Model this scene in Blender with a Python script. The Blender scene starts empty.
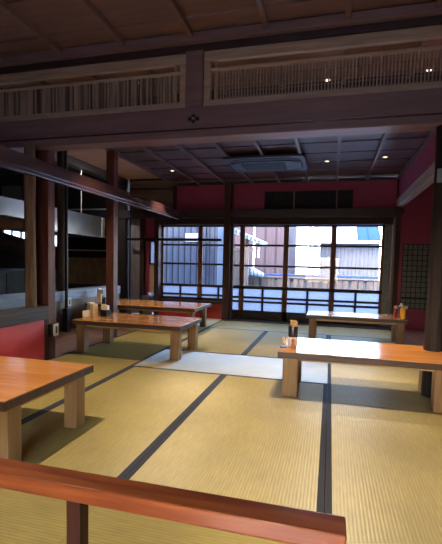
import bpy, bmesh, math, random
from mathutils import Vector, Matrix
random.seed(7)
scene = bpy.context.scene
COL = scene.collection
PI = math.pi

SKY, SUN, EXPO = 3.7, 2.8, 0.36
# ---------------------------------------------------------------- materials
def new_mat(name):
    m = bpy.data.materials.new(name); m.use_nodes = True
    nt = m.node_tree
    return m, nt, nt.nodes['Principled BSDF']

def ramp(nt, stops):
    r = nt.nodes.new('ShaderNodeValToRGB')
    e = r.color_ramp.elements
    e[0].position, e[0].color = stops[0][0], (*stops[0][1], 1)
    e[1].position, e[1].color = stops[-1][0], (*stops[-1][1], 1)
    for p, c in stops[1:-1]:
        n = e.new(p); n.color = (*c, 1)
    return r

def coords(nt, scale, rot=(0, 0, 0)):
    tc = nt.nodes.new('ShaderNodeTexCoord'); mp = nt.nodes.new('ShaderNodeMapping')
    mp.inputs['Scale'].default_value = scale
    mp.inputs['Rotation'].default_value = rot
    nt.links.new(tc.outputs['Object'], mp.inputs['Vector'])
    return mp

def noise(nt, vec, scale, detail=4, rough=.55, dist=0):
    n = nt.nodes.new('ShaderNodeTexNoise')
    n.inputs['Scale'].default_value = scale; n.inputs['Detail'].default_value = detail
    n.inputs['Roughness'].default_value = rough; n.inputs['Distortion'].default_value = dist
    nt.links.new(vec.outputs[0], n.inputs['Vector'])
    return n

def bump(nt, bsdf, height, strength, dist):
    b = nt.nodes.new('ShaderNodeBump')
    b.inputs['Strength'].default_value = strength; b.inputs['Distance'].default_value = dist
    nt.links.new(height, b.inputs['Height']); nt.links.new(b.outputs[0], bsdf.inputs['Normal'])
    return b

def wood(name, c1, c2, axis='X', rough=.4, grain=14, bmp=.15, coat=0, spec=.5):
    m, nt, b = new_mat(name)
    s = [grain, grain, grain]; s['XYZ'.index(axis)] = grain * .07
    mp = coords(nt, s)
    n = noise(nt, mp, 1.6, 6, .6, .6)
    r = ramp(nt, [(.32, c1), (.68, c2)])
    nt.links.new(n.outputs[0], r.inputs[0]); nt.links.new(r.outputs[0], b.inputs['Base Color'])
    b.inputs['Roughness'].default_value = rough
    b.inputs['Specular IOR Level'].default_value = spec
    b.inputs['Coat Weight'].default_value = coat; b.inputs['Coat Roughness'].default_value = .12
    if bmp: bump(nt, b, n.outputs[0], bmp, .004)
    return m

def plain(name, c, rough=.6, metal=0, var=.12, scale=9, spec=.5, bmp=0):
    m, nt, b = new_mat(name)
    mp = coords(nt, (1, 1, 1)); n = noise(nt, mp, scale, 5)
    lo = tuple(x * (1 - var) for x in c); hi = tuple(min(1, x * (1 + var)) for x in c)
    r = ramp(nt, [(.3, lo), (.7, hi)])
    nt.links.new(n.outputs[0], r.inputs[0]); nt.links.new(r.outputs[0], b.inputs['Base Color'])
    b.inputs['Roughness'].default_value = rough; b.inputs['Metallic'].default_value = metal
    b.inputs['Specular IOR Level'].default_value = spec
    if bmp: bump(nt, b, n.outputs[0], bmp, .005)
    return m

def emis(name, c, strength):
    m, nt, b = new_mat(name)
    b.inputs['Base Color'].default_value = (*c, 1)
    b.inputs['Emission Color'].default_value = (*c, 1); b.inputs['Emission Strength'].default_value = strength
    return m

def tatami_mat(name):
    m, nt, b = new_mat(name)
    mp = coords(nt, (1, 1, 1))
    w = nt.nodes.new('ShaderNodeTexWave'); w.wave_type = 'BANDS'; w.bands_direction = 'X'; w.wave_profile = 'SIN'
    w.inputs['Scale'].default_value = 2 * PI / (20 * .0150); w.inputs['Distortion'].default_value = .25
    w.inputs['Detail'].default_value = 1; w.inputs['Detail Scale'].default_value = 2
    nt.links.new(mp.outputs[0], w.inputs['Vector'])
    mp2 = coords(nt, (30, 3, 30)); n = noise(nt, mp2, 3, 4)
    mp3 = coords(nt, (3, 260, 3)); n2 = noise(nt, mp3, 1, 2)
    big = noise(nt, coords(nt, (1, 1, 1)), 2.2, 3)
    r = ramp(nt, [(0, TAT_LO), (.45, TAT_MID), (1, TAT_HI)])
    nt.links.new(w.outputs['Color'], r.inputs[0])
    mix = nt.nodes.new('ShaderNodeMix'); mix.data_type = 'RGBA'; mix.blend_type = 'OVERLAY'
    mix.inputs[0].default_value = .35
    nt.links.new(r.outputs[0], mix.inputs[6]); nt.links.new(n.outputs[0], mix.inputs[7])
    mix2 = nt.nodes.new('ShaderNodeMix'); mix2.data_type = 'RGBA'; mix2.blend_type = 'OVERLAY'
    mix2.inputs[0].default_value = .25
    nt.links.new(mix.outputs[2], mix2.inputs[6]); nt.links.new(big.outputs[0], mix2.inputs[7])
    nt.links.new(mix2.outputs[2], b.inputs['Base Color'])
    b.inputs['Roughness'].default_value = .52
    b.inputs['Specular IOR Level'].default_value = 1.0
    b.inputs['Anisotropic'].default_value = .92; b.inputs['IOR'].default_value = 1.55


    tv = nt.nodes.new('ShaderNodeCombineXYZ'); tv.inputs[1].default_value = 1.0
    vt = nt.nodes.new('ShaderNodeVectorTransform'); vt.vector_type = 'VECTOR'; vt.convert_from = 'OBJECT'; vt.convert_to = 'WORLD'
    nt.links.new(tv.outputs[0], vt.inputs[0]); nt.links.new(vt.outputs[0], b.inputs['Tangent'])
    add = nt.nodes.new('ShaderNodeMath'); add.operation = 'MULTIPLY_ADD'
    nt.links.new(n2.outputs[0], add.inputs[0]); add.inputs[1].default_value = .25
    nt.links.new(w.outputs['Color'], add.inputs[2])
    bump(nt, b, add.outputs[0], .16, .002)
    return m

def glass(name):
    m = bpy.data.materials.new(name); m.use_nodes = True; nt = m.node_tree
    nt.nodes.clear()
    o = nt.nodes.new('ShaderNodeOutputMaterial'); t = nt.nodes.new('ShaderNodeBsdfTransparent')
    g = nt.nodes.new('ShaderNodeBsdfGlossy'); g.inputs['Roughness'].default_value = .03
    t.inputs['Color'].default_value = (.93, .96, 1, 1)
    x = nt.nodes.new('ShaderNodeMixShader'); x.inputs[0].default_value = .012
    nt.links.new(t.outputs[0], x.inputs[1]); nt.links.new(g.outputs[0], x.inputs[2]); nt.links.new(x.outputs[0], o.inputs[0])
    return m

def frosted(name, c, clear=.25):
    m = bpy.data.materials.new(name); m.use_nodes = True; nt = m.node_tree
    nt.nodes.clear()
    o = nt.nodes.new('ShaderNodeOutputMaterial')
    t = nt.nodes.new('ShaderNodeBsdfTransparent'); tl = nt.nodes.new('ShaderNodeBsdfTranslucent')
    mp = coords(nt, (1, 1, 1)); n = noise(nt, mp, 38, 5, .7)
    r = ramp(nt, [(.35, tuple(x * .72 for x in c)), (.65, c)])
    nt.links.new(n.outputs[0], r.inputs[0]); nt.links.new(r.outputs[0], tl.inputs[0])
    x = nt.nodes.new('ShaderNodeMixShader'); x.inputs[0].default_value = clear
    nt.links.new(tl.outputs[0], x.inputs[1]); nt.links.new(t.outputs[0], x.inputs[2]); nt.links.new(x.outputs[0], o.inputs[0])
    return m

def lined(name, c1, c2, axis, period, rough=.6, metal=0, sharp=(.40, .52), bmp=.4):
    """vertical siding / corrugated sheet"""
    m, nt, b = new_mat(name)
    mp = coords(nt, (1, 1, 1))
    w = nt.nodes.new('ShaderNodeTexWave'); w.wave_type = 'BANDS'; w.bands_direction = axis
    w.inputs['Scale'].default_value = 2 * PI / (20 * period)
    nt.links.new(mp.outputs[0], w.inputs['Vector'])
    r = ramp(nt, [(.04, c1), (.16, c2)])
    nt.links.new(w.outputs['Color'], r.inputs[0])
    n = noise(nt, coords(nt, (12, 12, 1)), 1.2, 4)
    mix = nt.nodes.new('ShaderNodeMix'); mix.data_type = 'RGBA'; mix.blend_type = 'OVERLAY'; mix.inputs[0].default_value = .4
    nt.links.new(r.outputs[0], mix.inputs[6]); nt.links.new(n.outputs[0], mix.inputs[7])
    nt.links.new(mix.outputs[2], b.inputs['Base Color'])
    b.inputs['Roughness'].default_value = rough; b.inputs['Metallic'].default_value = metal
    b.inputs['Specular IOR Level'].default_value = .1
    bump(nt, b, w.outputs['Color'], bmp, .02)
    return m

TAT_LO, TAT_MID, TAT_HI = (.305, .228, .066), (.345, .262, .082), (.375, .29, .10)
M = {}
M['tatami'] = tatami_mat('tatami_weave')
M['band'] = plain('mat_border_cloth', (.022, .024, .034), .8, var=.3, scale=160)
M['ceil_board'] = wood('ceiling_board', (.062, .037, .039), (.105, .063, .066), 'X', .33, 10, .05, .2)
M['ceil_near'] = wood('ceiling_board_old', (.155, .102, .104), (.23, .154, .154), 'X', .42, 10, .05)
M['dark_x'] = wood('dark_timber_x', (.026, .019, .025), (.050, .036, .045), 'X', .40, 16, .06, 0, .3)
M['dark_y'] = wood('dark_timber_y', (.040, .025, .027), (.072, .044, .046), 'Y', .36, 16, .06)
M['batten_y'] = wood('ceiling_batten', (.085, .052, .052), (.13, .082, .080), 'Y', .34, 16, .05)
M['dark_z'] = wood('dark_timber_z', (.030, .018, .018), (.070, .038, .036), 'Z', .62, 16, .08, 0, .15)
M['beam'] = wood('beam_timber', (.155, .100, .105), (.22, .145, .150), 'X', .38, 12, .05)
M['red_timber_y'] = wood('lacquered_beam', (.060, .026, .026), (.10, .044, .042), 'Y', .26, 14, .04, .2)
M['red_post'] = wood('lacquered_post', (.065, .024, .022), (.14, .050, .038), 'Z', .50, 14, .05, 0, .2)
M['old_post'] = wood('weathered_post', (.085, .052, .038), (.24, .165, .125), 'Z', .75, 16, .5)
M['grey_post'] = wood('grey_brown_post', (.055, .044, .043), (.125, .100, .096), 'Z', .7, 18, .5, 0, .2)
M['log'] = wood('rough_log', (.012, .010, .012), (.036, .028, .030), 'Z', .65, 22, .9, 0, .2)
M['logx'] = wood('rough_log_x', (.050, .032, .026), (.130, .085, .066), 'X', .65, 18, .6)
M['red_wall'] = plain('red_plaster', (.29, .042, .100), .75, var=.10, scale=40, bmp=.06)
M['red_panel'] = plain('red_panel_paint', (.46, .030, .030), .5, var=.08, scale=6)
M['brown_wall'] = wood('old_brown_boards', (.10, .065, .048), (.24, .16, .115), 'X', .7, 8, .2)
M['plank'] = wood('light_plank_ceiling', (.58, .34, .20), (.74, .48, .31), 'X', .5, 9, .05)
M['ranma'] = wood('transom_frame_wood', (.30, .225, .165), (.46, .365, .275), 'X', .5, 20, .12)
M['ranma_z'] = wood('transom_slat_wood', (.21, .155, .12), (.46, .36, .275), 'Z', .55, 26, .05)
M['slat_dark'] = wood('transom_lattice_wood', (.09, .065, .055), (.17, .13, .10), 'Z', .55, 20, .1)
M['reed_dark'] = wood('dark_reed', (.045, .030, .024), (.09, .064, .050), 'Z', .6, 20, .05)
M['table_top'] = wood('varnished_table_top', (.52, .18, .040), (.75, .33, .09), 'X', .20, 11, .02, .4)
M['table_edge'] = wood('dark_bark_edge', (.028, .012, .008), (.085, .036, .020), 'X', .45, 20, .5)
M['table_leg'] = wood('table_leg_wood', (.19, .095, .036), (.31, .17, .072), 'Z', .42, 16, .1)
M['table_rail'] = wood('table_apron_wood', (.30, .18, .075), (.44, .29, .13), 'X', .42, 16, .1)
M['rail'] = wood('handrail_wood', (.135, .026, .008), (.28, .076, .020), 'X', .28, 22, .25, .3)
M['rail_post'] = wood('handrail_post_wood', (.022, .006, .004), (.050, .014, .008), 'Z', .5, 20, .2, 0, .2)
M['sash'] = wood('window_sash_wood', (.050, .026, .022), (.100, .052, .040), 'Z', .45, 16, .05)
M['sash_x'] = wood('window_bar_wood', (.018, .012, .014), (.042, .026, .026), 'X', .6, 16, .05, 0, .2)
M['sash_brown'] = wood('window_stile_wood', (.10, .046, .034), (.17, .082, .058), 'Z', .6, 16, .05, 0, .2)
M['glass'] = glass('clear_glass')
M['milk'] = frosted('milky_glass', (.85, .90, .98), .30)
M['frost'] = frosted('frosted_glass', (.36, .38, .46), .08)
M['black'] = plain('black_paint', (.012, .012, .014), .5, spec=.3)
M['black_metal'] = plain('black_metal', (.020, .020, .023), .35, .4)
M['ac'] = plain('grey_ac_plastic', (.042, .050, .066), .4, var=.04)
M['ac_dark'] = plain('dark_ac_grille', (.022, .026, .034), .45, var=.05)
M['vent'] = wood('vent_slat_wood', (.016, .016, .026), (.034, .033, .050), 'X', .8, 16, .05, 0, .1)
M['vent_light'] = wood('vent_mullion_wood', (.11, .075, .075), (.19, .13, .125), 'Z', .5, 16, .05)
M['lamp_glow'] = emis('downlight_glow', (1, .80, .55), 1.6)
M['lamp_rim'] = plain('downlight_rim', (.35, .28, .22), .4)
M['steel'] = plain('brushed_steel', (.50, .53, .58), .34, .85, var=.10, scale=5)
M['steel_dark'] = plain('dark_steel', (.05, .05, .055), .6, .3)  # darker steel for the hood's underside lip
M['alu'] = plain('white_frame', (.55, .57, .58), .45)
M['navy'] = plain('navy_board', (.012, .016, .028), .6, var=.2, spec=.2)
M['counter'] = wood('sky_tinted_counter', (.12, .135, .19), (.25, .275, .35), 'Y', .5, 10, .1)  # blue of the sky's reflection is mixed into the wood colour
M['counter_front'] = plain('counter_front_brown', (.17, .115, .065), .6, var=.25, scale=5)
M['cap'] = wood('grey_wood_cap', (.026, .019, .020), (.065, .048, .047), 'Y', .6, 14, .25, 0, .3)
M['floor_wood'] = wood('wood_floor_boards', (.13, .065, .042), (.25, .13, .085), 'Y', .30, 9, .05, .2)
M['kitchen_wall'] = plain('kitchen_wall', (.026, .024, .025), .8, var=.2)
M['kitchen_beige'] = plain('beige_board', (.36, .34, .27), .7)
M['kitchen_brown'] = plain('brown_backsplash', (.34, .25, .165), .55, var=.35, scale=7)
M['wall_neutral'] = plain('plain_plaster', (.16, .10, .09), .8)
M['granite'] = plain('speckled_grey_panel', (.12, .14, .16), .55, var=.75, scale=90)
M['cell'] = plain('grey_lattice_cell', (.11, .125, .155), .6, var=.35, scale=26)
M['grey_panel'] = wood('grey_sliding_panel', (.19, .175, .19), (.30, .28, .30), 'Z', .42, 6, .03)
M['lintel'] = wood('lit_grey_lintel', (.25, .22, .21), (.44, .40, .38), 'Y', .40, 12, .1)  # whitish light reflected by the lintel is put into this pale grey
M['ivory'] = plain('ivory_plastic', (.50, .44, .33), .45)
M['slot'] = plain('dark_slot', (.03, .03, .03), .6)
M['paper'] = plain('cream_paper', (.86, .73, .52), .7, var=.05)
M['white_paper'] = plain('white_paper', (.80, .79, .78), .6, var=.03)
M['pale_wood'] = wood('pale_box_wood', (.66, .46, .25), (.80, .60, .36), 'Z', .55, 30, .1)
M['print'] = plain('brown_print', (.22, .07, .04), .7)
M['napkin'] = plain('tan_napkins', (.52, .34, .19), .85, var=.15, scale=40)
M['red_sauce'] = plain('red_sauce', (.32, .02, .02), .2)
M['yellow'] = plain('mustard_plastic', (.72, .36, .03), .35, var=.05)
M['cap_cream'] = plain('cream_cap', (.72, .52, .33), .45)
M['clear'] = plain('pale_bottle_plastic', (.60, .66, .76), .2, var=.05)
M['maroon'] = plain('maroon_plastic', (.13, .02, .035), .3)
M['dark_cup'] = plain('dark_cup_glaze', (.025, .025, .04), .25)
M['twine'] = plain('pinkish_resin', (.42, .20, .13), .6)
M['bluecloth'] = plain('blue_wrapper', (.10, .20, .48), .5)
# outdoors
M['shed'] = lined('pale_corrugated_steel', (.018, .022, .034), (.070, .082, .118), 'X', .155, .5, 0)
M['shed_side'] = lined('grey_corrugated_steel', (.026, .029, .042), (.070, .080, .105), 'X', .12, .5, 0)
M['brown_siding'] = lined('mauve_board_siding', (.026, .017, .021), (.047, .033, .038), 'X', .34, .75)
M['tile'] = lined('blue_grey_roof_tiles', (.07, .10, .12), (.28, .33, .36), 'X', .10, .45, bmp=1)
M['gate_wood'] = wood('weathered_gate_wood', (.08, .06, .05), (.16, .125, .105), 'Z', .75, 12, .2)
M['white_render'] = plain('white_wall_paint', (.80, .82, .85), .7, var=.03)
M['pale_siding'] = lined('pale_grey_siding', (.054, .054, .064), (.074, .074, .086), 'X', .14, .6)
M['blue_roof'] = lined('blue_metal_roof', (.006, .018, .09), (.010, .030, .13), 'X', .40, .8, bmp=.2)
M['white_roof'] = plain('pale_metal_roof', (.40, .41, .43), .7, var=.03)
M['fence_board'] = wood('fence_board_wood', (.050, .036, .030), (.115, .085, .068), 'Z', .8, 10, .2)
M['fence_back'] = plain('fence_backing', (.07, .065, .07), .8)
M['fence_cap'] = plain('blue_fence_cap', (.025, .055, .17), .5)
M['fence_beam'] = plain('pale_fence_beam', (.125, .105, .10), .7)
M['concrete'] = plain('pale_concrete', (.45, .47, .52), .85, var=.15, scale=20)
M['pole'] = plain('utility_pole_grey', (.42, .43, .44), .7)

# ---------------------------------------------------------------- mesh builder
class MB:
    def __init__(s): s.bm = bmesh.new(); s.mats = []
    def _tag(s, verts, mi):
        for v in verts:
            for f in v.link_faces: f.material_index = mi
    def box(s, x0, x1, y0, y1, z0, z1, bev=0, seg=2, rot=None, mi=0):
        c = Vector(((x0 + x1) / 2, (y0 + y1) / 2, (z0 + z1) / 2))
        r = bmesh.ops.create_cube(s.bm, size=1)
        vs = r['verts']
        for v in vs: v.co = Vector((v.co.x * abs(x1 - x0), v.co.y * abs(y1 - y0), v.co.z * abs(z1 - z0)))
        if rot: bmesh.ops.rotate(s.bm, verts=vs, cent=(0, 0, 0), matrix=rot)
        for v in vs: v.co += c
        s._tag(vs, mi)
        if bev:
            es = list({e for v in vs for e in v.link_edges})
            bmesh.ops.bevel(s.bm, geom=es, offset=bev, segments=seg, affect='EDGES', profile=.6, material=mi)
        return s
    def cyl(s, p0, p1, r0, r1=None, seg=16, mi=0):
        p0, p1 = Vector(p0), Vector(p1); r1 = r0 if r1 is None else r1
        d = p1 - p0
        r = bmesh.ops.create_cone(s.bm, cap_ends=True, segments=seg, radius1=r0, radius2=r1, depth=d.length)
        q = d.to_track_quat('Z', 'Y').to_matrix()
        for v in r['verts']: v.co = q @ v.co + (p0 + p1) / 2
        s._tag(r['verts'], mi)
        return s
    def lathe(s, prof, cx=0, cy=0, z=0, seg=20, mi=0):
        rings = []
        for (r, h) in prof:
            rings.append([s.bm.verts.new((cx + r * math.cos(2 * PI * k / seg), cy + r * math.sin(2 * PI * k / seg), z + h)) for k in range(seg)])
        fs = []
        for a, b in zip(rings, rings[1:]):
            for k in range(seg):
                fs.append(s.bm.faces.new((a[k], a[(k + 1) % seg], b[(k + 1) % seg], b[k])))
        fs.append(s.bm.faces.new(rings[0][::-1])); fs.append(s.bm.faces.new(rings[-1]))
        for f in fs: f.material_index = mi; f.smooth = True
        return s
    def log(s, pts, rads, seg=14, wob=.12, seed=1, mi=0):
        rnd = random.Random(seed)
        pts = [Vector(p) for p in pts]; rings = []
        for i, p in enumerate(pts):
            d = (pts[min(i + 1, len(pts) - 1)] - pts[max(i - 1, 0)]).normalized()
            ref = Vector((1, 0, 0)) if abs(d.z) > .7 else Vector((0, 0, 1))
            u = (ref - d * ref.dot(d)).normalized(); w_ = d.cross(u)
            ring = []
            for k in range(seg):
                a = 2 * PI * k / seg; r = rads[i] * (1 + rnd.uniform(-wob, wob))
                ring.append(s.bm.verts.new(p + u * (r * math.cos(a)) + w_ * (r * math.sin(a))))
            rings.append(ring)
        fs = []
        for a, b in zip(rings, rings[1:]):
            for k in range(seg):
                fs.append(s.bm.faces.new((a[k], a[(k + 1) % seg], b[(k + 1) % seg], b[k])))
        fs.append(s.bm.faces.new(rings[0][::-1])); fs.append(s.bm.faces.new(rings[-1]))
        for f in fs: f.smooth = True; f.material_index = mi
        return s
    def prism(s, poly, axis, a0, a1, mi=0):
        """poly: 2D points in the two other axes, in order (x,y,z minus axis)"""
        def mk(u, v, a):
            return {'X': (a, u, v), 'Y': (u, a, v), 'Z': (u, v, a)}[axis]
        A = [s.bm.verts.new(mk(u, v, a0)) for u, v in poly]; B = [s.bm.verts.new(mk(u, v, a1)) for u, v in poly]
        n = len(poly); fs = [s.bm.faces.new(A), s.bm.faces.new(B[::-1])]
        for k in range(n): fs.append(s.bm.faces.new((A[k], B[k], B[(k + 1) % n], A[(k + 1) % n])))
        for f in fs: f.material_index = mi
        return s
    def build(s, name, mats, parent=None, kind=None):
        bmesh.ops.recalc_face_normals(s.bm, faces=s.bm.faces[:])
        me = bpy.data.meshes.new(name); s.bm.to_mesh(me); s.bm.free()
        for m in (mats if isinstance(mats, (list, tuple)) else [mats]): me.materials.append(m)
        o = bpy.data.objects.new(name, me); COL.objects.link(o)
        if parent is not None: o.parent = parent
        if kind: o['kind'] = kind
        return o

def thing(name, label, cat, loc=(0, 0, 0), rz=0, group=None):
    o = bpy.data.objects.new(name, None); COL.objects.link(o)
    o.location = loc; o.rotation_euler = (0, 0, rz); o.empty_display_size = .1
    o['label'] = label; o['category'] = cat
    if group: o['group'] = group
    return o

def tag(o, label, cat, group=None):
    o['label'] = label; o['category'] = cat
    if group: o['group'] = group
    return o

def copy_tree(o, parent=None):
    c = o.copy(); COL.objects.link(c)
    if parent is not None: c.parent = parent; c.matrix_parent_inverse = o.matrix_parent_inverse.copy()
    for ch in list(o.children): copy_tree(ch, c)
    return c

def struct(name, mb, mats, parent=None):
    return mb.build(name, mats, parent, None if parent is not None else 'structure')

def sroot(name, loc=(0, 0, 0)):
    o = bpy.data.objects.new(name, None); COL.objects.link(o); o.location = loc; o['kind'] = 'structure'
    return o

# ================================================================ THE SETTING
# -- floors
struct('floor', MB().box(-7.4, 3.2, -1.6, 7.36, -.16, -.055), M['floor_wood'])
fb = MB()
for k in range(9):                                   # boards beside the mats, running with the room
    x = -3.60 + k * .1008
    fb.box(x + .001, x + .0998, -1.4, 7.22, -.052, -.004, .002, 1)
o = struct('floor_boards', fb, M['floor_wood'])
fb = MB()
for k in range(22):
    x = 1.02 + k * .098
    fb.box(x + .001, x + .097, 3.5, 7.2, -.052, -.004, .002, 1)
struct('floor_passage', fb, M['floor_wood'])

# -- tatami mats
def mat_thing(x0, x1, y0, y1, cross, label):
    w, l = (x1 - x0, y1 - y0) if not cross else (y1 - y0, x1 - x0)
    t = thing('tatami_mat', label, 'tatami mat', ((x0 + x1) / 2, (y0 + y1) / 2, 0), PI / 2 if cross else 0, 'tatami mats on the floor')
    g = .0012; b = .030
    MB().box(-w / 2 + g + b, w / 2 - g - b, -l / 2 + g, l / 2 - g, -.05, 0).build('weave', M['tatami'], t)
    for s in (-1, 1):
        xa, xb = sorted((s * (w / 2 - g), s * (w / 2 - g - b)))
        MB().box(xa, xb, -l / 2 + g, l / 2 - g, -.05, .0008).build('border_band', M['band'], t)
    return t
C0, C1, C2, C3, C4 = -2.69, -1.79, -.885, .015, .93
mat_thing(C0, C1, 1.66, 3.53, 0, 'yellow tatami mat under the varnished table at the left edge of the photo')
mat_thing(C1, C2, 1.66, 3.53, 0, 'bright yellow tatami mat between the two long diagonal dark borders')
mat_thing(C2, C3, 1.66, 3.53, 0, 'large yellow tatami mat in the middle, between diagonal border and upright border')
mat_thing(C3, C4, 1.26, 3.08, 0, 'yellow tatami mat in the lower right corner, right of the upright dark border')
mat_thing(C1, C3, 3.53, 4.39, 1, 'pale whitish tatami mat laid crosswise across the middle of the room')
mat_thing(C0, C1, 3.53, 5.35, 0, 'tatami mat in shade under the middle left table')
mat_thing(C1, C2, 4.39, 6.08, 0, 'tatami mat behind the whitish mat, left of the short blue border')
mat_thing(C2, C3, 4.39, 6.08, 0, 'tatami mat behind the whitish mat, right of the short blue border')
mat_thing(C3, C4, 3.08, 4.88, 0, 'shaded tatami mat under the large table on the right')
mat_thing(C3, C4, 4.88, 6.08, 0, 'short tatami mat in front of the far right table')
mat_thing(C0, C1, 5.35, 7.12, 0, 'tatami mat under the far left table by the red wall')
mat_thing(C1, C3, 6.08, 6.98, 1, 'light blue tatami mat laid crosswise before the window doors')
mat_thing(C3, .95, 6.08, 6.98, 1, 'short bluish tatami mat behind the far right table')
mat_thing(C0, C2, .76, 1.66, 1, 'tatami mat laid crosswise below the red handrail at left')
mat_thing(C2, C3, .76, 1.66, 1, 'short tatami mat hidden below the red handrail, left of its end')
mat_thing(C4, 1.83, 1.26, 3.08, 0, 'tatami mat at the far right beyond the photo edge')
struct('trim_1', MB().box(-1.79, .99, 6.985, 7.24, -.05, .012, .004), M['dark_x'])       # threshold board before the doors

# -- far room ceiling
cr = sroot('ceiling_far')
b = MB(); y = 4.66; k = 0
while y < 7.3:
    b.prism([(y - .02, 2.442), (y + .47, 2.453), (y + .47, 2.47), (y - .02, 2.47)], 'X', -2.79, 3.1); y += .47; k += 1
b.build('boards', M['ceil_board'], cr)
for k in range(9):
    x = -2.79 + k * .4725
    MB().box(x - .020, x + .020, 4.64, 7.24, 2.392, 2.437, .004).build('batten', M['batten_y'], cr)
struct('ceiling_roof_slab', MB().box(-7.4, 3.2, -1.6, 8.1, 3.05, 3.2), M['dark_x'])
# left side plank ceiling, a little higher
pc = sroot('ceiling_planks')
b = MB()
for k in range(14): b.box(-3.80, -2.80, 4.64 + k * .195, 4.833 + k * .195, 2.535, 2.56, .002, 1)
b.build('planks', M['plank'], pc)
MB().box(-3.92, -3.78, 4.64, 7.3, 2.42, 2.60, .006).build('edge_beam', M['dark_y'], pc)
struct('ceiling_kitchen', MB().box(-7.35, -3.9, 4.66, 7.4, 2.72, 2.8), M['kitchen_wall'])

# -- near room ceiling
cn = sroot('ceiling_near')
b = MB(); y = 4.62
while y > -1.6:
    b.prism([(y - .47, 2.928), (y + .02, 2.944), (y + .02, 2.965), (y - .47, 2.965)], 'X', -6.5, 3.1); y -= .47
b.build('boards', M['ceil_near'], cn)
for k in range(-6, 10):
    x = -2.467 + k * .631
    MB().box(x - .022, x + .022, -1.5, 3.40, 2.880, 2.930, .005).build('batten', M['ceil_near'], cn)
    MB().box(x - .022, x + .022, 3.60, 4.60, 2.880, 2.930, .005).build('batten', M['ceil_near'], cn)

# -- the transom wall between the rooms
struct('trim_2', MB().box(-6.5, 3.1, 3.415, 3.60, 2.065, 2.128, .006), M['beam'])
struct('trim_23', MB().box(-6.5, 3.1, 3.428, 3.59, 2.1285, 2.1455, .003), M['red_timber_y'])                  # grooved lintel
struct('trim_3', MB().box(-6.5, 3.1, 3.455, 3.59, 2.152, 2.335, .006), M['beam'])                   # deep beam
struct('trim_4', MB().box(-6.5, 3.1, 3.45, 3.59, 2.800, 2.850, .004), M['dark_x'])                 # top board
struct('trim_5', MB().box(-6.5, 3.1, 3.40, 3.60, 2.850, 2.925, .008), M['beam'])                   # cornice
struct('trim_6', MB().box(-1.268, -1.112, 3.452, 3.588, 2.335, 2.80, .004), M['beam'])             # strut between transoms
struct('trim_7', MB().box(-6.5, 3.1, 4.62, 4.66, 2.40, 3.05), M['dark_x'])
struct('wall_transom_end', MB().box(1.62, 3.1, 3.455, 3.585, 2.335, 2.80), M['wall_neutral'])
struct('wall_transom_start', MB().box(-6.5, -4.05, 3.455, 3.585, 2.335, 2.80), M['wall_neutral'])

# -- back wall
struct('trim_8', MB().box(-3.90, 1.06, 7.10, 7.30, 1.800, 1.945, .008), M['dark_x'])               # long head beam
struct('trim_9', MB().box(-3.20, .96, 7.16, 7.36, 1.685, 1.800, .006), M['sash_x'])                # window head rail
struct('trim_10', MB().box(-2.80, 1.02, 7.17, 7.24, 2.395, 2.44, .004), M['dark_x'])
wb = MB()
wb.box(-2.775, -1.80, 7.205, 7.32, 1.945, 2.44)
wb.box(-1.70, 1.0, 7.205, 7.32, 1.945, 2.44)
wb.box(-1.80, -1.70, 7.28, 7.32, 1.945, 2.44)
struct('wall_back', wb, M['red_wall'])
struct('wall_back_low', MB().box(-3.10, -1.84, 7.20, 7.34, -.05, .262), M['red_panel'])
struct('wall_back_right', MB().box(1.06, 3.1, 7.205, 7.32, -.05, 2.47), M['red_wall'])
# brown board wall above the beam at the left
bl = sroot('wall_back_boards')
b = MB()
for k in range(3): b.box(-3.72, -2.80, 7.21, 7.26, 1.95 + k * .20, 2.145 + k * .20, .003, 1)
b.build('boards', M['brown_wall'], bl)
MB().box(-3.72, -2.80, 7.18, 7.23, 2.33, 2.365, .004).build('rail', M['dark_x'], bl)
MB().box(-2.83, -2.775, 7.15, 7.26, 1.945, 2.54, .004).build('stile', M['dark_z'], bl)
MB().box(-3.72, -2.83, 7.18, 7.23, 2.50, 2.56, .004).build('rail', M['dark_x'], bl)

# -- right side opening: lintel and red wall above it
struct('trim_11', MB().box(.985, 1.085, 3.60, 7.20, 1.955, 2.085, .008), M['lintel'])
struct('wall_right', MB().box(1.0, 1.07, 3.60, 7.205, 2.085, 2.45), M['red_wall'])
struct('trim_12', MB().box(.992, 1.03, 3.60, 7.17, 2.395, 2.437, .004), M['dark_y'])
struct('wall_passage', MB().box(3.1, 3.2, -1.6, 7.36, -.05, 3.05), M['wall_neutral'])
nw = MB()
nw.box(-7.4, -.9, -1.7, -1.6, -.05, 3.05); nw.box(.3, 3.2, -1.7, -1.6, -.05, 3.05)
nw.box(-.9, .3, -1.7, -1.6, 1.3, 3.05); nw.box(-.9, .3, -1.7, -1.6, -.05, .35)  # opening added behind the camera so sky light fills the room
struct('wall_near', nw, M['wall_neutral'])

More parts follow.
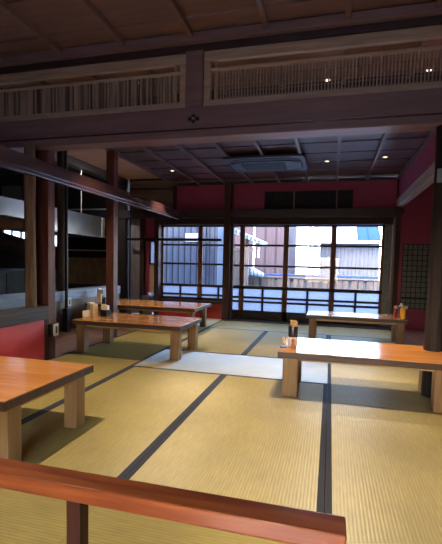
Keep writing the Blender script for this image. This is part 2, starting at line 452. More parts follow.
# -- windows: one row of sashes, the first ones on a sill
def sash(name, x0, x1, z0, zbars, zmid, zlow, low_v, top=1.685, yc=7.30, wst=.088, floor_rail=.16):
    r = sroot(name, ((x0 + x1) / 2, yc, z0)); W = (x1 - x0) / 2; y0, y1 = -.018, .018
    L = lambda z: z - z0
    f = MB()
    f.box(-W, -W + wst / 2, y0, y1, 0, L(top), .003, 1); f.box(W - wst / 2, W, y0, y1, 0, L(top), .003, 1)
    f.build('stile', M['sash_brown'], r)
    f = MB().box(-W, W, y0, y1, L(top) - .03, L(top), .002, 1)
    f.box(-W, W, y0, y1, 0, floor_rail, .002, 1)
    f.box(-W, W, y0 - .006, y1, L(zmid[0]), L(zmid[1]), .003, 1)
    f.build('frame_rail', M['sash_x'], r)
    f = MB()
    for z in zbars: f.box(-W, W, y0 + .004, y1 - .004, L(z) - .0175, L(z) + .0175, .002, 1)
    for z in zlow: f.box(-W, W, y0 + .002, y1 - .002, L(z) - .0175, L(z) + .0175, .002, 1)
    for x in low_v:
        xx = x - (x0 + x1) / 2
        f.box(xx - .018, xx + .018, y0, y1, floor_rail, L(zmid[0]), .002, 1)
    f.build('glazing_bar', M['sash_x'], r)
    MB().box(-W + .03, W - .03, -.002, .002, L(zmid[1]), L(top) - .03).build('pane', M['glass'], r)
    MB().box(-W + .03, W - .03, -.002, .002, floor_rail, L(zmid[0])).build('frosted_pane', M['frost'], r)
    return r
ZL, ZR = (1.325, .975), (1.33, .965)
sash('window_1', -3.10, -2.33, .31, ZL, (.555, .60), (.405,), (-2.71,), floor_rail=.045)
sash('window_2', -2.33, -1.80, .31, ZL, (.555, .60), (.405,), (-1.97,), floor_rail=.045)
sash('window_3', -1.80, -1.54, .012, ZR, (.55, .605), (.395, .32), (), floor_rail=.15)
sash('window_4', -1.54, -.76, .012, ZR, (.55, .605), (.395, .32), (-1.15,), floor_rail=.15)
sash('window_5', -.76, .04, .012, ZR, (.55, .605), (.395, .32), (-.365,), floor_rail=.15)
sash('window_6', .04, .845, .012, ZR, (.55, .605), (.395, .32), (.43,), floor_rail=.15)
struct('trim_13', MB().box(-3.12, -1.82, 7.12, 7.34, .262, .31, .004), M['sash_x'])                # sill of the left bay
struct('trim_14', MB().box(.846, .950, 7.26, 7.34, 0, 1.80, .003), M['granite'])
struct('trim_15', MB().box(.950, .985, 7.14, 7.34, 0, 1.80, .003), M['vent_light'])                # pale jamb edge
struct('trim_16', MB().box(.985, 1.06, 7.12, 7.34, -.05, 2.42, .006), M['dark_z'])                 # corner post
struct('trim_17', MB().box(-1.85, .95, 7.22, 7.36, -.05, .012), M['sash_x'])                       # door track
t = MB().log([(1.02, 6.98, 1.87), (1.02, 7.11, 1.87)], [.058, .062], 12, .05, 3)
struct('trim_18', t, M['dark_z'])                                                                   # round beam end at the corner

# left end of the back wall
struct('wall_back_left', MB().box(-3.41, -3.335, 7.24, 7.32, -.05, 1.80).box(-3.225, -3.17, 7.24, 7.32, -.05, 1.80).box(-3.335, -3.225, 7.24, 7.32, 1.37, 1.80), M['red_wall'])
w7 = sroot('window_7', (-3.28, 7.29, .42))
MB().box(-.055, .055, -.02, .02, 0, .53).build('lower_board', M['plank'], w7)
MB().box(-.055, .055, -.004, .004, .55, .945).build('frosted_pane', M['frost'], w7)
MB().box(-.055, -.035, -.03, .03, .53, .95).box(-.055, .055, -.03, .03, .525, .55).build('frame', M['dark_z'], w7)
MB().box(-.10, .10, -.09, .03, .955, .985, .003).build('head_piece', M['dark_x'], w7)
struct('trim_19', MB().box(-3.185, -3.095, 7.14, 7.34, -.05, 1.80, .004), M['dark_z'])
struct('trim_20', MB().box(-3.485, -3.41, 7.16, 7.32, -.05, 1.80, .004), M['dark_z'])
d1 = sroot('door_1', (-3.60, 7.26, 0))
MB().box(-.115, .115, -.015, .015, 0, 1.80, .002).build('panel', M['grey_panel'], d1)
MB().box(-.115, -.095, -.02, .02, 0, 1.80).box(-.115, .115, -.02, .02, .60, .64).build('frame_rail', M['grey_panel'], d1)
kb_ = MB()
kb_.box(-7.3, -3.72, 7.30, 7.40, -.05, 1.25); kb_.box(-7.3, -3.72, 7.30, 7.40, 1.62, 2.75)
kb_.box(-7.3, -6.75, 7.30, 7.40, 1.25, 1.62); kb_.box(-6.05, -5.59, 7.30, 7.40, 1.25, 1.62); kb_.box(-5.40, -3.72, 7.30, 7.40, 1.25, 1.62)
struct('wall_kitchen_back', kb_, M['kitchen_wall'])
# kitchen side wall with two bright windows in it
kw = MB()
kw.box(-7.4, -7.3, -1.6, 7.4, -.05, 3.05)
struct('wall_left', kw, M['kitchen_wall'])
w8 = sroot('window_8', (-6.40, 7.35, 1.25))
MB().box(-.35, .35, -.004, .004, 0, .37).build('frosted_pane', M['milk'], w8)
f = MB()
for xx in (-.345, -.12, .11, .345): f.box(xx - .012, xx + .012, -.03, .02, 0, .37)
f.box(-.35, .35, -.03, .02, 0, .02)
f.build('frame', M['dark_z'], w8)
w9 = sroot('window_9', (-5.495, 7.35, 1.25))
MB().box(-.095, .095, -.004, .004, 0, .37).build('frosted_pane', M['milk'], w9)
f = MB().box(-.095, .095, -.03, .02, 0, .02)
f.build('frame', M['dark_z'], w9)

# -- nageshi board along the left posts
ng = sroot('trim_21')
MB().box(-2.705, -2.665, -.5, 7.12, 1.805, 1.93, .006).build('upper_board', M['red_timber_y'], ng)
MB().box(-2.715, -2.650, -.5, 7.12, 1.765, 1.803, .006).build('lower_moulding', M['red_timber_y'], ng)

# -- half wall at the left of the near room
hw = sroot('wall_left_half')
MB().box(-2.785, -2.705, .2, 3.50, -.05, .405).build('red_panel', M['red_panel'], hw)
MB().box(-2.80, -2.69, .2, 3.51, .405, .54, .006).build('cap', M['cap'], hw)
MB().box(-2.795, -2.70, 3.46, 3.515, -.05, .405, .004).build('end_post', M['dark_z'], hw)

# ================================================================ POSTS
def post(name, mb, mat, label, cat='post'):
    return tag(mb.build(name, mat), label, cat)
pp = thing('wooden_post', 'reddish brown square post right of the red half wall, left side', 'post', (-2.76, 3.577, 0))
MB().box(-.055, .055, -.055, .055, -.05, 2.06, .006).build('shaft', M['red_post'], pp)
MB().box(-.085, -.057, -.055, .02, .54, 2.06, .003).build('jamb_strip', M['dark_z'], pp)
MB().box(-.135, -.090, -.06, -.005, .545, 2.06, .003).build('jamb_strip', M['old_post'], pp)
post('wooden_post', MB().box(-2.815, -2.705, 4.80, 4.91, -.05, 2.40, .006), M['red_post'], 'tall reddish brown square post behind the middle left table')
pb = thing('wooden_post', 'dark square post between the left window and the glass doors', 'post', (-1.755, 7.13, 0))
MB().box(-.085, .035, -.06, .06, .0015, 2.40, .005).build('shaft', M['dark_z'], pb)
MB().box(.037, .085, -.01, .055, 0, 1.80, .003).build('jamb', M['dark_z'], pb)
post('weathered_post', MB().log([(-2.75, 3.33, .54), (-2.75, 3.33, .9), (-2.755, 3.33, 1.3), (-2.752, 3.33, 1.7), (-2.75, 3.33, 2.064)], [.052, .05, .05, .052, .05], 10, .05, 5), M['old_post'], 'pale weathered wooden post standing on the grey cap of the half wall')
post('log_pillar', MB().log([(.80, 3.50, -.05), (.798, 3.50, .35), (.805, 3.50, .8), (.80, 3.50, 1.25), (.803, 3.50, 1.7), (.80, 3.50, 2.064)], [.068, .066, .064, .066, .065, .066], 16, .045, 8), M['log'], 'dark rough log pillar at the right edge, behind the large table', 'pillar')
post('wooden_post', MB().box(-3.93, -3.76, 7.12, 7.28, -.05, 2.52, .012), M['log'], 'thick dark post left of the grey sliding panel')
post('wooden_post', MB().log([(-3.635, 5.02, .5605), (-3.63, 5.02, 1.2), (-3.635, 5.02, 1.9), (-3.635, 5.02, 2.53)], [.062, .058, .06, .06], 12, .06, 4), M['grey_post'], 'dark round post standing on the bluish kitchen counter')
bp_ = thing('black_pole', 'slim black pole with boxed foot in front of the bluish counter', 'pole', (-3.53, 4.98, 0))
MB().cyl((0, 0, .31), (0, 0, 2.534), .022).build('pole', M['black_metal'], bp_)
MB().box(-.04, .04, -.04, .04, -.004, .32, .005).build('foot_casing', M['black'], bp_)
mt = thing('metal_bracket', 'grey metal bracket fixed high on the log pillar', 'bracket', (.80, 3.42, 1.68))
MB().box(-.055, .12, .010, .035, -.03, .06, .004).build('plate', M['steel'], mt)
MB().box(-.06, .12, -.03, .012, -.045, -.028, .003).build('arm', M['steel'], mt)
fl = thing('nail_cover', 'small dark flower shaped metal ornament on the beam between the transoms', 'ornament', (-1.19, 3.452, 2.235))
for k, (dx, dz) in enumerate([(-.034, 0), (.034, 0), (0, .02), (0, -.02)]):
    MB().log([(dx, .004, dz), (dx, -.008, dz)], [.021, .012], 12, .02, k).build('petal', M['black_metal'], fl)
MB().log([(0, .002, 0), (0, -.014, 0)], [.013, .008], 10, 0, 3).build('boss', M['steel'], fl)

# ================================================================ TRANSOM PANELS
def transom(name, label, x0, x1, kind):
    t = thing(name, label, 'transom panel', ((x0 + x1) / 2, 3.50, 2.337)); W = (x1 - x0) / 2; H = .461
    f = MB()
    f.box(-W, W, -.022, .022, H - .085, H, .004, 1); f.box(-W, W, -.022, .022, 0, .056, .004, 1)
    f.box(-W, -W + .06, -.022, .022, .056, H - .085, .004, 1); f.box(W - .06, W, -.022, .022, .056, H - .085, .004, 1)
    f.build('frame', M['ranma'], t)
    MB().box(-W + .06, W - .06, -.016, .016, .292, .318, .003, 1).build('inner_rail', M['ranma'], t)
    for xu in (-W + .092, W - .112): MB().box(xu, xu + .02, -.012, .012, .056, .376).build('upright', M['ranma_z'], t)
    s = MB(); x = -W + .115; rr = random.Random(11)
    if kind == 'reed':
        while x < W - .115:
            w = random.uniform(.006, .013); s.box(x, x + w, -.008 + random.uniform(-.005, .006), .008, .056, .292, mi=rr.choice((0, 0, 0, 1, 1, 0, 0, 2))); x += w + random.choice((.002, .004, .006, .012))
        s.build('reed_screen', [M['ranma_z'], M['slat_dark'], M['reed_dark']], t)
        h = MB()
        for z in (.10, .16): h.box(-W + .11, W - .11, .006, .012, z - .003, z + .003)
        h.build('cross_slat', M['slat_dark'], t)
    else:
        while x < W - .115:
            s.box(x, x + .010, -.008, .008, .056, .292); x += .0262
        s.build('lattice_slats', M['ranma_z'], t)
        h = MB()
        for z in (.075, .12, .165, .235): h.box(-W + .11, W - .11, .008, .018, z - .004, z + .004)
        h.build('cross_slat', M['slat_dark'], t)
    return t
transom('transom_panel', 'left framed transom panel filled with close vertical reeds', -4.05, -1.27, 'reed')
transom('transom_panel', 'right framed transom panel with open see-through wooden lattice', -1.11, 1.62, 'lattice')

# ================================================================ WALL VENT, LATTICE SCREEN
v = thing('wall_vent', 'dark louvred vent panel in the red wall above the glass doors', 'vent', (-.41, 7.19, 1.948))
MB().box(-.735, .725, .0, .014, 0, .30).build('backing', M['black'], v)
s = MB()
for k in range(8): s.box(-.735, .725, -.022, -.004, .008 + k * .036, .026 + k * .036, rot=Matrix.Rotation(.5, 3, 'X'))
s.build('louvre_slats', M['vent'], v)
for k, x in enumerate((-.60, -.23, .125, .47)):
    MB().box(x - .012, x + .012, -.045, -.025, 0, .30, .002).build('mullion', M['vent_light' if k in (1, 3) else 'vent'], v)

ls = thing('lattice_screen', 'dark grid lattice panel with grey squares on the red wall at right', 'lattice screen', (1.445, 7.19, .335))
MB().box(-.325, .325, .0, .012, 0, 1.03).build('backing', M['black'], ls)
cb = MB()
rnd = random.Random(2)
for i in range(9):
    for j in range(12):
        x = -.325 + i * .0722; z = .005 + j * .0855
        cb.box(x + .007, x + .066, -.004 - rnd.uniform(0, .004), 0, z + .007, z + .079, .002, 1)
cb.build('grey_squares', M['cell'], ls)
cb = MB()
for i in range(10): cb.box(-.325 + i * .0722 - .0055, -.325 + i * .0722 + .0055, -.016, -.006, 0, 1.03)
for j in range(13): cb.box(-.33, .33, -.016, -.006, .005 + j * .0855 - .005, .005 + j * .0855 + .005)
cb.box(-.33, .33, -.024, -.006, .155, .19)
cb.build('lattice_bars', M['black'], ls)

# ================================================================ AIR CONDITIONER AND DOWNLIGHTS
def rrect(w, h, r, n=8):
    pts = []
    for cx, cy, a0 in ((w - r, h - r, 0), (-w + r, h - r, PI / 2), (-w + r, -h + r, PI), (w - r, -h + r, 1.5 * PI)):
        for k in range(n + 1):
            a = a0 + PI / 2 * k / n; pts.append((cx + r * math.cos(a), cy + r * math.sin(a)))
    return pts
ac = thing('air_conditioner', 'grey ceiling cassette air conditioner set in the dark ceiling', 'air conditioner', (-.90, 5.76, 2.394))
MB().prism(rrect(.53, .41, .04), 'Z', -.028, -.004).build('panel', M['ac'], ac)
MB().prism(rrect(.485, .36, .22), 'Z', -.034, -.026).build('air_slot', M['black'], ac)
cv = MB().prism(rrect(.40, .25, .10), 'Z', -.046, -.032).build('cover', M['ac'], ac)
g = MB().box(-.33, .26, -.19, .19, -.048, -.044)
for k in range(15): g.box(-.33, .26, -.185 + k * .0264, -.172 + k * .0264, -.053, -.047)
g.build('grille', M['ac_dark'], cv)
for x in (-.43, .43):
    MB().box(x - .035, x + .035, -.20, .20, -.050, -.038, .012, 3).build('flap', M['ac'], ac)

def downlight(label, x, y, z, energy, size, col=(1, .82, .60), spread=1.3, blend=.5):
    t = thing('downlight', label, 'downlight', (x, y, z), 0, 'small ceiling downlights')
    MB().lathe([(.020, 0), (.042, -.002), (.044, -.010), (.030, -.012)], seg=20).build('rim', M['lamp_rim'], t)
    MB().lathe([(.026, -.0125), (.024, -.016), (.010, -.018)], seg=16).build('lens', M['lamp_glow'], t)
    l = bpy.data.lights.new('downlight_lamp', 'SPOT'); l.energy = energy; l.color = col
    l.spot_size = spread; l.spot_blend = blend; l.shadow_soft_size = size
    lo = bpy.data.objects.new('downlight_lamp', l); COL.objects.link(lo); lo.parent = t; lo.location = (0, 0, -.05)
    return t
downlight('small ceiling downlight at the far left, beside the plank ceiling', -2.44, 6.12, 2.430, 75, .02)
downlight('small ceiling downlight at the far right, near the red wall', .63, 5.80, 2.430, 30, .02)
downlight('small ceiling downlight just right of the air conditioner', -.10, 5.90, 2.430, 30, .02)
downlight('ceiling downlight behind the open lattice transom, left of the two', -.105, 4.53, 2.925, 110, .02)
downlight('ceiling downlight behind the open lattice transom, right of the two', .85, 4.50, 2.925, 90, .02)
downlight('added ceiling downlight hidden by the reed transom, over the middle left table', -2.05, 4.20, 2.925, 110, .02)  # unseen lamp added to brighten the area round this table
downlight('added kitchen fill downlight above the bluish counter, behind the left posts', -4.03, 6.05, 2.716, 45, .03, col=(1, .9, .78), spread=2.3)  # lamp added to lift the dark kitchen panel and hood
downlight('ceiling downlight over the large right table, above the photo', .12, 2.78, 2.925, 225, .02, spread=1.1)
downlight('ceiling downlight over the table at the left edge, above the photo', -1.72, 1.75, 2.925, 225, .02)
downlight('added unseen fill downlight out of view on the right', 1.3, .9, 2.925, 85, .03)  # unseen lamp added as fill for the near room
downlight('added unseen fill downlight behind the camera in the middle', -.35, -.6, 2.925, 45, .03)  # another unseen lamp, added for overall room brightness

# ================================================================ LOW TABLES
def table(label, x0, x1, y0, y1, legs, ztop=.36, th=.048):
    L = x1 - x0; D = y1 - y0
    t = thing('low_table', label, 'low table', ((x0 + x1) / 2, (y0 + y1) / 2, 0), 0, 'low wooden dining tables on the tatami')
    W, H = L / 2, D / 2
    tt = MB().box(-W + .006, W - .006, -H + .006, H - .006, ztop - th + .004, ztop, .005).build('tabletop', M['table_top'], t)
    e = MB(); n = 26
    # live edge strips round the top, thicker than the surface
    for (ax0, ax1, ay0, ay1) in ((-W, W, -H, -H + .012), (-W, W, H - .012, H)):
        e.box(ax0, ax1, ay0, ay1, ztop - th, ztop - .004, .004)
    for (ax0, ax1, ay0, ay1) in ((-W, -W + .012, -H + .012, H - .012), (W - .012, W, -H + .012, H - .012)):
        e.box(ax0, ax1, ay0, ay1, ztop - th, ztop - .004, .004)
    e.build('edge_band', M['table_edge'], tt)
    lx, ly, lw, ld, dy = legs
    for sx in (-1, 1):
        for sy in (-1, 1):
            cx = sx * (W - lx - lw / 2); cy = sy * (H - ly - ld / 2) + dy
            MB().box(cx - lw / 2, cx + lw / 2, cy - ld / 2, cy + ld / 2, .001, ztop - th, .006).build('leg', M['table_leg'], t)
    a = ztop - th
    for sy in (-1, 1):
        cy = sy * (H - ly - ld / 2) + dy
        MB().box(-W + lx + lw, W - lx - lw, cy - .016, cy + .016, a - .034, a - .0005, .003).build('apron', M['table_rail'], t)
    for sx in (-1, 1):
        cx = sx * (W - lx - lw / 2)
        MB().box(cx - .016, cx + .016, -H + ly + ld + dy, H - ly - ld + dy, a - .034, a - .0005, .003).build('apron', M['table_rail'], t)
    return t
table('large low table on the left edge, cut off, nearest the handrail', -2.63, -1.385, 1.50, 2.225, (.028, .05, .085, .09, 0))
table('low wooden table in the middle left, with menu holder on its left end', -2.66, -1.42, 3.83, 4.56, (.03, .05, .095, .09, 0))
table('far left low table behind the tall square post', -3.52, -1.80, 5.42, 6.26, (.05, .08, .085, .09, 0))
table('large low table on the right holding a dark cup at its left end', -.352, .875, 3.02, 3.68, (.033, .07, .112, .095, 0))
table('far right low table with yellow and red sauce bottles', -.285, .965, 5.47, 6.03, (.04, .05, .09, .09, 0), .352)

# ================================================================ HANDRAIL
hr = thing('handrail', 'varnished red-brown wooden handrail across the lower left foreground', 'handrail', (-.70, .88, 0))
MB().box(-1.4, .754, -.038, .034, .412, .453, .006, 3).build('rail', M['rail'], hr)
for x in (.108, -.85):
    MB().box(x - .0195, x + .0195, -.022, .018, .001, .413, .004).build('post', M['rail_post'], hr)

# ================================================================ SMALL THINGS ON THE TABLES
def bx(x0, x1, y0, y1, z0, z1, mat, name, parent, bev=.002, rot=None):
    return MB().box(x0, x1, y0, y1, z0, z1, bev, 1, rot).build(name, M[mat], parent)
Z = .3603
# on the middle left table
mh = thing('menu_holder', 'pale wooden menu box with printed front on the middle left table', 'menu holder', (-2.575, 4.10, Z), -.25)
fcd = bx(-.045, .012, -.035, .035, 0, .165, 'paper', 'front_card', mh)
bx(.013, .055, -.035, .035, 0, .150, 'pale_wood', 'box', mh)
pr = MB()
for i in range(3):
    for k in range(7): pr.box(-.036 + i * .016, -.028 + i * .016, -.0362, -.0352, .018 + k * .019, .029 + k * .019)
pr.build('lettering', M['print'], fcd)
mn = thing('menu_card', 'small cream menu card leaning at the left end of the middle left table', 'card', (-2.60, 4.02, Z), .15)
MB().box(-.040, .040, -.003, .003, 0, .085, .001, 1, Matrix.Rotation(-.35, 3, 'X') @ Matrix.Rotation(-.18, 3, 'Y')).build('card', M['paper'], mn)
bx(-.035, .030, .018, .032, 0, .03, 'white_paper', 'foot', mn)
nb = thing('napkin_box', 'small black napkin box with white napkins behind the menu box', 'napkin box', (-2.475, 4.22, Z), -.2)
bx(-.045, .045, -.04, .04, 0, .075, 'black', 'box', nb)
bx(-.040, .030, -.03, .03, .075, .125, 'white_paper', 'napkins', nb)
bx(-.035, .055, -.038, -.032, .085, .140, 'paper', 'slip', nb)
# on the far left table
mk = thing('menu_holder', 'white and cream menu stand on the far left table, behind the nearer menu box', 'menu holder', (-3.405, 5.66, Z), -.3)
bx(-.055, -.015, -.03, .03, 0, .215, 'white_paper', 'white_card', mk)
bx(-.014, .03, -.03, .03, 0, .19, 'pale_wood', 'box', mk)
bx(.0, .085, -.034, -.031, .125, .19, 'paper', 'slip', mk)
cn_ = thing('condiment_jar', 'dark condiment jar with pale lid beside the far menu stand', 'jar', (-3.315, 5.60, Z))
MB().lathe([(.028, 0), (.030, .01), (.030, .07), (.024, .085)]).build('jar', M['dark_cup'], cn_)
MB().lathe([(.026, .0855), (.026, .105), (.012, .112)]).build('lid', M['clear'], cn_)
# on the large right table
cu = thing('chopstick_cup', 'dark cup stuffed with tan paper chopstick sleeves on the large right table', 'cup', (-.262, 3.24, Z))
MB().lathe([(.026, 0), (.034, .004), (.036, .085), (.036, .158), (.031, .158), (.030, .12)], seg=24).build('cup', M['white_paper'], cu); cb_ = cu.children[0]
MB().lathe([(.0368, .078), (.0374, .080), (.0374, .158), (.0368, .160)], seg=24).build('dark_band', M['dark_cup'], cb_)
rnd = random.Random(4); nk = MB()
for k in range(22):
    a = rnd.uniform(0, 6.28); r = rnd.uniform(0, .026)
    x, y = r * math.cos(a), r * math.sin(a)
    nk.box(x - .009, x + .009, y - .006, y + .006, .125, .194 + rnd.uniform(-.012, .016), .003, 1, Matrix.Rotation(rnd.uniform(-.25, .25), 3, 'Y'))
nk.build('paper_sleeves', M['napkin'], cu)
cl = thing('wooden_clip', 'light wooden clip stand leaning beside the dark cup', 'clip', (-.318, 3.185, Z), .2)
MB().box(-.011, .011, -.007, .007, .002, .085, .002, 1, Matrix.Rotation(-.45, 3, 'Y')).build('clip_arm', M['pale_wood'], cl)
bx(-.035, .02, -.02, .02, 0, .012, 'bluecloth', 'blue_packet', cl)
fg = thing('small_container', 'small pinkish brown container standing in front of the dark cup', 'container', (-.252, 3.165, Z))
MB().lathe([(.017, 0), (.019, .006), (.016, .03), (.011, .046)]).build('body', M['twine'], fg)
MB().lathe([(.005, .044), (.013, .050), (.015, .062), (.010, .074), (.003, .078)]).build('lid', M['twine'], fg)
# on the far right table
ZF = .3523
rb = thing('sauce_bottle', 'slim red sauce bottle with cream cap on the far right table', 'bottle', (.83, 5.66, ZF))
MB().lathe([(.020, 0), (.023, .004), (.023, .10), (.018, .118)]).build('bottle', M['red_sauce'], rb)
MB().lathe([(.021, .1185), (.021, .150), (.017, .155)]).build('cap', M['cap_cream'], rb)
yb = thing('mustard_bottle', 'yellow squeeze bottle on the far right table', 'bottle', (.905, 5.58, ZF))
MB().lathe([(.030, 0), (.034, .005), (.034, .118), (.026, .135), (.015, .142)]).build('bottle', M['yellow'], yb)
MB().lathe([(.016, .1425), (.013, .155), (.006, .172), (.003, .178)]).build('nozzle', M['yellow'], yb)
wb_ = thing('shaker_bottle', 'clear shaker bottle with white pour top behind the yellow bottle', 'bottle', (.905, 5.72, ZF))
MB().lathe([(.030, 0), (.033, .005), (.033, .13), (.030, .14)]).build('bottle', M['maroon'], wb_)
MB().lathe([(.034, .1405), (.034, .152), (.016, .158), (.014, .180), (.008, .186)]).build('pour_top', M['clear'], wb_)
ob = thing('sauce_bottle', 'maroon sauce bottle with cream cap right of the yellow bottle', 'bottle', (.948, 5.655, ZF))
MB().lathe([(.022, 0), (.025, .004), (.025, .105), (.019, .12)]).build('bottle', M['maroon'], ob)
MB().lathe([(.026, .1205), (.026, .148), (.022, .153)]).build('cap', M['cap_cream'], ob)

# ================================================================ SOCKETS
def socket(label, x, y, z):
    t = thing('power_socket', label, 'power socket', (x, y, z), 0, 'ivory wall sockets')
    pl = MB().box(0, .012, -.040, .040, -.062, .062, .004).build('plate', M['ivory'], t)
    MB().box(.012, .0145, -.014, .014, -.036, .036, .001, 1).build('outlet', M['slot'], pl)
    return t
so = socket('ivory power socket on a black box low on the square left post', -2.665, 3.575, .29)
MB().box(-.039, -.0005, -.068, .050, -.062, .062, .003).build('back_box', M['black'], so)
socket('ivory power socket on the brown counter front beside the black pole', -3.583, 5.11, .40)

# ================================================================ KITCHEN
kc = thing('kitchen_counter', 'long counter with bluish wooden top and brown front, left side', 'counter', (-3.6, 4.6, 0))
MB().box(-.24, .02, -2.4, 2.0, .425, .56, .006).build('worktop', M['counter'], kc)
MB().box(-.06, -.002, -2.4, 2.0, -.05, .425).build('front_panel', M['counter_front'], kc)
hd = thing('range_hood', 'long grey steel range hood hanging behind the left posts', 'range hood', (-4.2, 4.6, 1.43))
MB().box(-.75, 0, -2.3, 2.40, .02, .38, .004).build('hood', M['steel'], hd)
MB().box(-.75, .012, 2.41, 2.50, .02, .37, .006).build('lit_end_face', M['alu'], hd)  # end return made pale: window light put into its colour
MB().box(-.74, .02, -2.3, 2.50, .006, .02, .003).build('lower_lip', M['steel_dark'], hd)
MB().box(.021, .03, -2.3, 2.50, .0, .022, .003).build('edge_trim', M['alu'], hd)
for y in (-1.2, .62, 1.7): MB().cyl((.03, y, .38), (.03, y, 1.292), .006, seg=8).build('hanging_rod', M['alu'], hd)
fr = thing('framed_board', 'dark navy board with thin white frame on the kitchen back wall', 'board', (-4.56, 7.27, 1.20))
MB().box(-.60, .60, -.008, .010, 0, .79).build('board', M['navy'], fr)
f = MB().box(-.62, .62, -.016, .012, -.018, .006).box(-.62, .62, -.016, .012, .784, .808).box(.598, .622, -.016, .012, -.018, .808).box(-.622, -.598, -.016, .012, -.018, .808)
f.build('frame', M['alu'], fr)
tag(MB().box(-5.2, -3.95, 7.262, 7.295, .52, 1.05, .004).build('backsplash_panel', M['kitchen_brown']), 'dull brown panel on the kitchen wall below the navy board', 'panel')
tag(MB().box(-6.70, -6.22, 7.262, 7.298, 2.17, 2.50, .004).build('beige_panel', M['kitchen_beige']), 'pale beige panel high on the kitchen back wall, left of the weathered post', 'panel')
tag(MB().log([(-4.08, 3.30, 1.36), (-3.6, 3.30, 1.36), (-3.0, 3.30, 1.345), (-2.808, 3.315, 1.325)], [.085, .08, .068, .05], 14, .05, 6).build('log_rail', M['logx']), 'dark rounded log rail joined to the weathered post', 'log')
tag(MB().log([(-5.4, 4.9, 1.40), (-4.6, 4.8, 1.28), (-3.95, 4.7, 1.16)], [.12, .12, .10], 14, .08, 9).build('log_beam', M['log']), 'dark sagging log in the kitchen below the bright window', 'log')
kb = thing('kitchen_cabinet', 'dark cabinet at the kitchen back, behind the half wall opening', 'cabinet', (-5.4, 5.6, 0))
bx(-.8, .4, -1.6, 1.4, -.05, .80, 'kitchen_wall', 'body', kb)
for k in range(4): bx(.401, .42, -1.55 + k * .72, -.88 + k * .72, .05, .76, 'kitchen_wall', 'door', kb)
bg = MB().log([(-3.57, 4.50, .20), (-3.55, 4.50, .26), (-3.545, 4.50, .33), (-3.55, 4.50, .40), (-3.57, 4.50, .42)], [.03, .07, .09, .085, .04], 12, .08, 2)
for v_ in bg.bm.verts: v_.co.x = -3.55 + (v_.co.x + 3.55) * .45
tag(bg.build('black_bag', M['black']), 'black rounded bag hanging on the counter front, left of the black pole', 'bag')
tb = thing('towel_rail', 'long dark rail crossing in front of the left windows', 'rail', (-2.79, 7.06, 1.405))
MB().box(-.93, .915, -.016, .012, -.022, .026, .004).build('rail', M['black_metal'], tb)
for x in (-.92, -.36, .90): MB().box(x - .012, x + .012, .012, .045 if x > .5 else .10, -.015, .02).build('bracket', M['black_metal'], tb)
tag(MB().box(-3.40, -3.20, 7.06, 7.20, .28, .36, .02, 3).box(-3.38, -3.22, 7.08, 7.18, -.004, .28, .01).build('stone_ledge', M['granite']), 'small grey stone stand by the narrow red wall', 'stand')

# ================================================================ OUTSIDE
struct('ground', MB().box(-14, 12, 7.42, 40, -.6, -.28), M['concrete'])
struct('ground_bounce', MB().box(-14, 12, -14, -1.72, -.6, -.28), M['concrete'])  # unseen ground added to bounce sunlight in through the rear opening
struct('trim_22', MB().box(-4.2, 1.3, 7.36, 7.55, -.6, -.02), M['concrete'])
sh = thing('corrugated_shed', 'pale corrugated steel building filling the left windows', 'building', (-3.9, 9.5, -.28))
MB().box(-2.2, .98, 0, .66, 0, 3.4).build('front_wall', M['shed'], sh)
MB().box(.985, 1.28, .05, .66, 0, 3.3).build('side_wall', M['shed_side'], sh)
bx(.48, .80, -.02, -.001, 1.78, 1.98, 'pole', 'sign_panel', sh, 0)
MB().box(-2.4, 1.40, -.2, .70, 3.41, 3.5).build('roof', M['shed_side'], sh)
bw = thing('brown_house', 'house with mauve brown board siding behind the tiled gate', 'building', (-2.35, 13.0, -.28))
MB().box(-1.6, 1.06, 0, 3, 0, 4.2).build('wall', M['brown_siding'], bw)
MB().box(-.05, .02, -.03, -.001, 0, 4.2).build('downpipe', M['pole'], bw)
MB().box(-1.8, 1.2, -.25, 3.2, 4.2, 4.32).build('roof', M['blue_roof'], bw)
gt = thing('tiled_gate', 'small wooden gate with blue grey tiled roof, left of the brown house', 'gate', (-2.15, 10.6, -.28))
rf = MB()
rf.prism([(-.75, 2.36), (.47, 1.84), (.47, 1.76), (-.75, 2.24)], 'Y', -.28, .5)
gr_ = rf.build('roof', M['tile'], gt)
rt = MB()
for k in range(13):
    x = -.72 + k * .098; z = 2.345 - (x + .75) * .426
    rt.cyl((x, -.32, z + .01), (x, .5, z + .01), .032, seg=8)
rt.build('roof_tiles', M['tile'], gr_)
rf = MB()
for x in (-.62, .05): rf.box(x - .045, x + .045, -.12, -.03, 0, 2.0 if x > 0 else 2.2)
rf.build('gate_posts', M['gate_wood'], gt)
MB().box(-.62, .40, -.11, -.05, 1.60, 1.68).build('crossbeam', M['gate_wood'], gt)
MB().box(-.58, .0, -.09, -.07, 0, 1.6).build('door_leaf', M['gate_wood'], gt)
for x in (.26, .36): bx(x - .02, x + .02, -.12, -.08, 1.44, 1.70, 'white_render', 'hanging_charm', gt, .004)
MB().log([(-.10, .2, 1.0), (.1, .2, 1.10), (.45, .2, .98)], [.10, .12, .06], 10, .1, 3).build('lower_roof', M['tile'], gt)
gb = thing('blue_roof_house', 'pale grey sided house with blue roof seen through the right doors', 'building', (.9, 16, -.28))
MB().box(-1.30, .80, 0, 3, 0, 2.16).build('wall', M['pale_siding'], gb)
MB().prism([(-.35, 2.13), (-.35, 2.19), (1.2, 2.92), (1.2, 2.80)], 'X', -1.45, .82).build('roof', M['blue_roof'], gb)
MB().box(-1.45, .82, -.40, -.34, 2.10, 2.20).build('eave', M['alu'], gb)
MB().prism([(-.40, 2.21), (-.40, 2.225), (1.1, 2.96), (1.1, 2.93)], 'X', -1.45, .0).build('white_roof_sheet', M['white_roof'], gb)
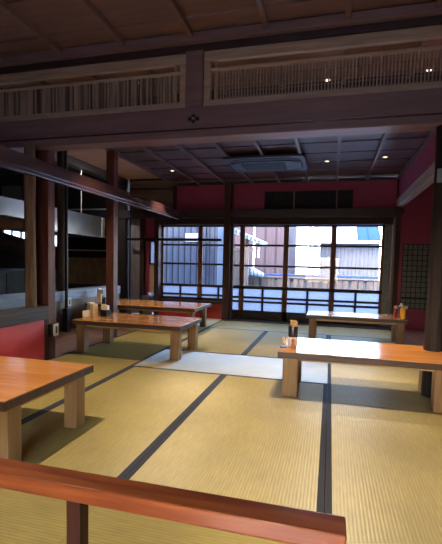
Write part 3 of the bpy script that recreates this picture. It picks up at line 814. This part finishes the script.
wh = thing('white_building', 'bright white wall of a distant house between brown house and poles', 'building', (-.55, 19, -.28))
MB().box(-1.6, .9, 0, 2, 0, 3.4).build('wall', M['white_render'], wh)
MB().box(-1.8, 1.1, -.2, 2.2, 3.4, 3.5).build('roof', M['white_roof'], wh)
tag(MB().box(1.70, 2.3, 13.5, 15, -.28, 3.0).build('white_wall', M['white_render']), 'bright white wall edge right of the blue roofed house', 'wall')
up = thing('utility_pole', 'grey utility pole with fittings between the white wall and the pale house', 'pole', (-.50, 14.2, -.28))
MB().cyl((0, 0, 0), (0, 0, 5.5), .075, .06).build('pole', M['pole'], up)
MB().cyl((-.18, .05, 0), (-.18, .05, 4.0), .03, .03).build('conduit', M['pole'], up)
for z in (1.35, 1.75, 2.2): bx(-.09, .09, -.10, .02, z, z + .10, 'pole', 'fitting', up)
fc = thing('board_fence', 'brown board fence with blue cap outside the glass doors', 'fence', (-.75, 11.0, -.28))
x = -1.85; k = 0; rnd = random.Random(5)
bd = MB()
while x < 1.88:
    w = rnd.choice((.13, .15, .17)); bd.box(x, x + w, -.02, .01, 0, .93, .003, 1); x += w + (.075 if k % 2 else .012); k += 1
bd.build('boards', M['fence_board'], fc)
MB().box(-1.85, 1.90, .02, .05, 0, .92).build('backing', M['fence_back'], fc)
MB().box(-1.87, 1.92, -.05, .08, .93, .995).build('top_beam', M['fence_beam'], fc)
MB().box(-1.88, 1.93, -.07, .10, .996, 1.035).build('cap', M['fence_cap'], fc)
tag(MB().box(1.98, 2.06, 10.9, 11.0, -.28, 3.2).build('white_pole', M['white_render']), 'white upright post at the right end of the board fence', 'post')

# ================================================================ WORLD, SUN, CAMERA
w = bpy.data.worlds.new('sky'); scene.world = w; w.use_nodes = True
nt = w.node_tree; bgd = nt.nodes['Background']
sk = nt.nodes.new('ShaderNodeTexSky'); sk.sky_type = 'NISHITA'
sk.sun_disc = False; sk.sun_elevation = math.radians(42); sk.sun_rotation = math.radians(200)
sk.air_density = 1.3; sk.dust_density = 2.0; sk.ozone_density = 1.2
nt.links.new(sk.outputs[0], bgd.inputs[0]); bgd.inputs[1].default_value = SKY
sl = bpy.data.lights.new('sun', 'SUN'); sl.energy = SUN; sl.color = (1, .95, .88); sl.angle = .01
so_ = bpy.data.objects.new('sun', sl); COL.objects.link(so_)
so_.rotation_euler = Vector((.62, .55, -.62)).to_track_quat('-Z', 'Y').to_euler()

cam = bpy.data.cameras.new('camera'); co = bpy.data.objects.new('camera', cam); COL.objects.link(co)
cam.sensor_fit = 'HORIZONTAL'; cam.sensor_width = 36; cam.lens = 36 * 412.39 / 442
cam.shift_y = 19.39 / 442; cam.clip_start = .02; cam.clip_end = 200
R = Matrix(((.96643271, .2559111, .02274471), (.03943521, -.06027814, -.99740233), (-.25387532, .96481918, -.06834668)))
m = Matrix.Identity(4)
for i in range(3):
    m[i][0] = R[0][i]; m[i][1] = -R[1][i]; m[i][2] = -R[2][i]
m[2][3] = 1.0
co.matrix_world = m
scene.camera = co
vs = scene.view_settings
vs.view_transform = 'Standard'; vs.look = 'None'; vs.gamma = 1; vs.use_curve_mapping = False; vs.exposure = EXPO
scene.cycles.use_denoising = True
scene.cycles.max_bounces = 10; scene.cycles.diffuse_bounces = 5; scene.cycles.transparent_max_bounces = 16
scene.cycles.sample_clamp_indirect = 6
scene.cycles.caustics_reflective = False; scene.cycles.caustics_refractive = False
